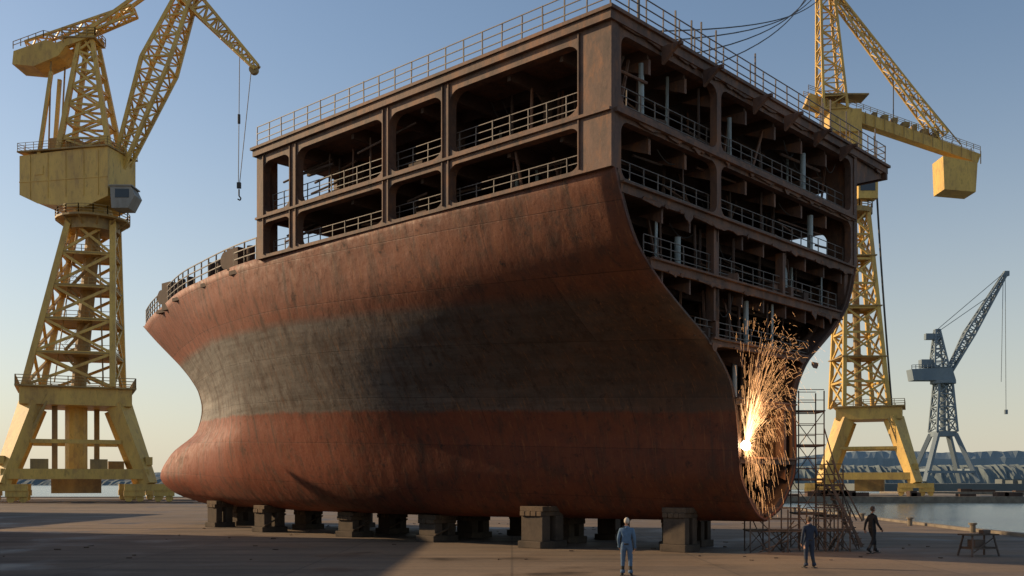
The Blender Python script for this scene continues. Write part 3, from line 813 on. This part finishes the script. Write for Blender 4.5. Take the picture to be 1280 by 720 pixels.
# ------------------------------------------------------------ people
skin=flat('skin',(.42,.24,.17),.6,30)
def person(name,loc,rz,H,mats,hairc,pose):
    J=dict(pelvis=(0,0,.95),spine=(0,-.01,1.14),chest=(0,0,1.34),neck=(0,0,1.46),head=(0,.015,1.56))
    Rr=dict(pelvis=(.155,.115),spine=(.14,.105),chest=(.165,.12),neck=(.075,.07),head=(.055,.06))
    for s_,n in ((-1,'L'),(1,'R')):
        J.update({'sh'+n:(s_*.185,0,1.40),'el'+n:(s_*.245,-.03,1.12),'wr'+n:(s_*.25,.06,.87),'ha'+n:(s_*.245,.09,.80),
                  'hip'+n:(s_*.095,0,.88),'kn'+n:(s_*.11,.02,.49),'an'+n:(s_*.12,-.02,.10),'to'+n:(s_*.14,.15,.05)})
        Rr.update({'sh'+n:(.07,.07),'el'+n:(.052,.052),'wr'+n:(.034,.034),'ha'+n:(.028,.042),'hip'+n:(.105,.11),'kn'+n:(.072,.075),'an'+n:(.052,.055),'to'+n:(.045,.035)})
    J.update(pose)
    keys=list(J); idx={k:i for i,k in enumerate(keys)}
    E=[('pelvis','spine'),('spine','chest'),('chest','neck'),('neck','head')]
    for n in 'LR': E+=[('chest','sh'+n),('sh'+n,'el'+n),('el'+n,'wr'+n),('wr'+n,'ha'+n),('pelvis','hip'+n),('hip'+n,'kn'+n),('kn'+n,'an'+n),('an'+n,'to'+n)]
    me=D.meshes.new('tmp'); me.from_pydata([J[k] for k in keys],[(idx[a],idx[b]) for a,b in E],[])
    ob=D.objects.new('tmp',me); scene.collection.objects.link(ob)
    md=ob.modifiers.new('s','SKIN'); 
    for i,k in enumerate(keys):
        sv=me.skin_vertices[0].data[i]; sv.radius=Rr[k]; sv.use_root=(k=='pelvis')
    md.use_smooth_shade=True
    ss=ob.modifiers.new('ss','SUBSURF'); ss.levels=2; ss.render_levels=2
    dg=bpy.context.evaluated_depsgraph_get(); ev=ob.evaluated_get(dg); m2=D.meshes.new_from_object(ev)
    b=MB(); b.v=[tuple(v.co) for v in m2.vertices]; 
    grp={'pelvis':1,'spine':0,'chest':0,'neck':0,'head':2}
    for n in 'LR': grp.update({'sh'+n:0,'el'+n:0,'wr'+n:0,'ha'+n:2,'hip'+n:1,'kn'+n:1,'an'+n:3,'to'+n:3})
    jv=[(Vector(J[k]),grp[k]) for k in keys]
    for p in m2.polygons:
        c=p.center; b.f.append(list(p.vertices)); b.m.append(min(jv,key=lambda q:(q[0]-c).length)[1])
    D.objects.remove(ob)
    for s_,n in ((-1,'L'),(1,'R')):
        h=Vector(J['ha'+n]); w_=Vector(J['wr'+n]); d=(h-w_).normalized()
        fwd=Vector((0,1,0)); fwd=(fwd-d*fwd.dot(d)).normalized(); inn=Vector((-s_,0,0))
        for k,(o,L) in enumerate(((.03,.07),(.01,.08),(-.01,.075),(-.03,.058))):
            p0=h+fwd*o; p1=p0+d*L*.55+inn*.006; p2=p1+d*L*.35+inn*.02; p3=p2+d*L*.2+inn*.02
            b.tube(p0,p1,.0095,2,6,.009); b.tube(p1,p2,.009,2,6,.008); b.tube(p2,p3,.008,2,6,.006)
        p0=w_.lerp(h,.6)+fwd*.025; p1=p0+d*.03+fwd*.028+inn*.01; p2=p1+d*.03+fwd*.008+inn*.008
        b.tube(p0,p1,.012,2,6,.010); b.tube(p1,p2,.010,2,6,.008)
        e=Vector(J['el'+n]); dd=(w_-e).normalized(); b.tube(w_-dd*.03,w_+dd*.01,.042,0,10,.044)
        a_=Vector(J['an'+n]); kn=Vector(J['kn'+n]); dd=(a_-kn).normalized(); b.tube(a_-dd*.08,a_+dd*.02,.068,1,10,.075)
        t_=Vector(J['to'+n]); b.box((t_.x,(t_.y+a_.y)/2,.015+min(a_.z,t_.z)-.05),(.09,abs(t_.y-a_.y)+.13,.03),3)
    hx,hy,hz=J['head'][0],J['head'][1]+.01,J['head'][2]+.095
    o=len(b.v); b.sphere((hx,hy,hz),(.074,.092,.112),2,16,12)
    for i in range(o,len(b.v)):
        x,y,z=b.v[i]; dz=z-hz
        if dz<0: f=1+dz*1.9; x=hx+(x-hx)*f; y=hy+.012*(-dz/.11)+(y-hy)*(1+dz*1.2)
        b.v[i]=(x,y,z)
    b.prism([(hx-.012,hy+.085,hz-.025),(hx+.012,hy+.085,hz-.025),(hx,hy+.088,hz+.02)],(0,.022,-.004),2)
    for s_ in (-1,1):
        b.sphere((hx+s_*.03,hy+.078,hz+.008),(.012,.009,.008),4,8,6)
        b.sphere((hx+s_*.075,hy-.005,hz-.005),(.01,.018,.028),2,8,6)
    b.box((hx,hy+.09,hz-.055),(.042,.008,.008),5)
    o=len(b.v); b.sphere((hx,hy-.012,hz+.022),(.083,.096,.106),6,16,12)
    for i in range(o,len(b.v)):
        x,y,z=b.v[i]
        if y>hy+.03 and z<hz+.05: y=hy+.03-(y-hy-.03)*.3; 
        if z<hz-.06: z=hz-.06
        b.v[i]=(x,y,z)
    b.tube((0,0,1.44),(0,.005,1.50),.082,0,12,.068)
    px,py,pz=J['pelvis']
    o=len(b.v); b.tube((px,py,pz+.0),(px,py,pz+.05),1,5,14)
    for i in range(o,len(b.v)): x,y,z=b.v[i]; b.v[i]=(px+(x-px)*.158,py+(y-py)*.122,z)
    obj=b.obj(name,mats,smooth=True,loc=loc,rz=rz); obj.scale=(H/1.76,)*3
    return obj
dark=flat('dark_leather',(.03,.028,.025),.6,20); eye=flat('eye_dark',(.03,.025,.02),.4,20)
blue=flat('blue_overall',(.10,.17,.26),.9,14); blue2=flat('blue_trousers',(.09,.15,.24),.9,14)
navy=flat('navy_jacket',(.030,.038,.06),.9,14); navy2=flat('dark_trousers',(.03,.04,.065),.9,14)
blk=flat('black_coat',(.014,.015,.018),.95,14); blk2=flat('black_trousers',(.015,.015,.018),.95,14)
fair=flat('fair_hair',(.50,.44,.36),.8,40); brown=flat('brown_hair',(.07,.045,.03),.8,40)
person('shipyard_worker',(3.5,30.6,0),math.radians(-12),1.76,[blue,blue2,skin,dark,eye,dark,fair],6,
   {'anL':(-.13,.06,.10),'toL':(-.16,.22,.05),'knL':(-.12,.07,.49),'elL':(-.25,-.05,1.13),'haL':(-.22,.14,.82),'wrL':(-.24,.08,.88)})
person('shipyard_worker',(9.9,33.4,0),math.radians(8),1.70,[navy,navy2,skin,dark,eye,dark,brown],6,
   {'anR':(.15,-.08,.10),'toR':(.19,.08,.05),'elR':(.28,-.03,1.14),'wrR':(.20,.12,.98),'haR':(.15,.17,.95),'head':(.01,.03,1.56)})
person('shipyard_worker',(14.45,40.2,0),math.radians(-75),1.88,[blk,blk2,skin,dark,eye,dark,brown],6,
   {'knL':(-.10,.16,.52),'anL':(-.10,.20,.11),'toL':(-.11,.36,.07),'knR':(.10,-.02,.50),'anR':(.10,-.24,.14),'toR':(.11,-.10,.05),
    'elL':(-.24,-.12,1.14),'wrL':(-.25,-.16,.90),'haL':(-.25,-.15,.83),'elR':(.24,.05,1.13),'wrR':(.25,.2,.93),'haR':(.24,.25,.87)})
# ------------------------------------------------------------ light
sd=Vector((-.90,.30,.40)).normalized()
el=math.asin(sd.z); az=math.atan2(sd.x,sd.y)
w=D.worlds.new('World'); scene.world=w; w.use_nodes=True; nt=w.node_tree; nt.nodes.clear()
out=nt.nodes.new('ShaderNodeOutputWorld'); bg=nt.nodes.new('ShaderNodeBackground'); sky=nt.nodes.new('ShaderNodeTexSky')
sky.sky_type='NISHITA'; sky.sun_disc=False; sky.sun_elevation=el; sky.sun_rotation=az%(2*math.pi)
sky.air_density=1.; sky.dust_density=.7; sky.ozone_density=.7
bg.inputs[1].default_value=.13
tcw=N(nt,'ShaderNodeTexCoord').outputs['Generated']; spw=N(nt,'ShaderNodeSeparateXYZ'); nt.links.new(tcw,spw.inputs[0])
hz=maprange(nt,spw.outputs[2],0.,.44,1.,0.)
hz=mathn(nt,'POWER',hz,1.9); hz=mathn(nt,'MULTIPLY',hz,.85)
hc=mix(nt,hz,sky.outputs[0],(4.9,4.55,3.8))
nt.links.new(hc,bg.inputs[0]); nt.links.new(bg.outputs[0],out.inputs[0])
sl=D.lights.new('sun','SUN'); sl.energy=5.0; sl.angle=math.radians(.5); sl.color=(1,.73,.43)
so=D.objects.new('sun',sl); scene.collection.objects.link(so); so.rotation_euler=sd.to_track_quat('Z','Y').to_euler()
# ------------------------------------------------------------ camera
cd=D.cameras.new('camera'); co=D.objects.new('camera',cd); scene.collection.objects.link(co)
co.location=(0,0,2.85); co.rotation_euler=(math.radians(90),0,0)
cd.sensor_width=36; cd.lens=36*1253/1280; cd.shift_y=243/1280; cd.clip_end=20000; cd.clip_start=.1
scene.camera=co
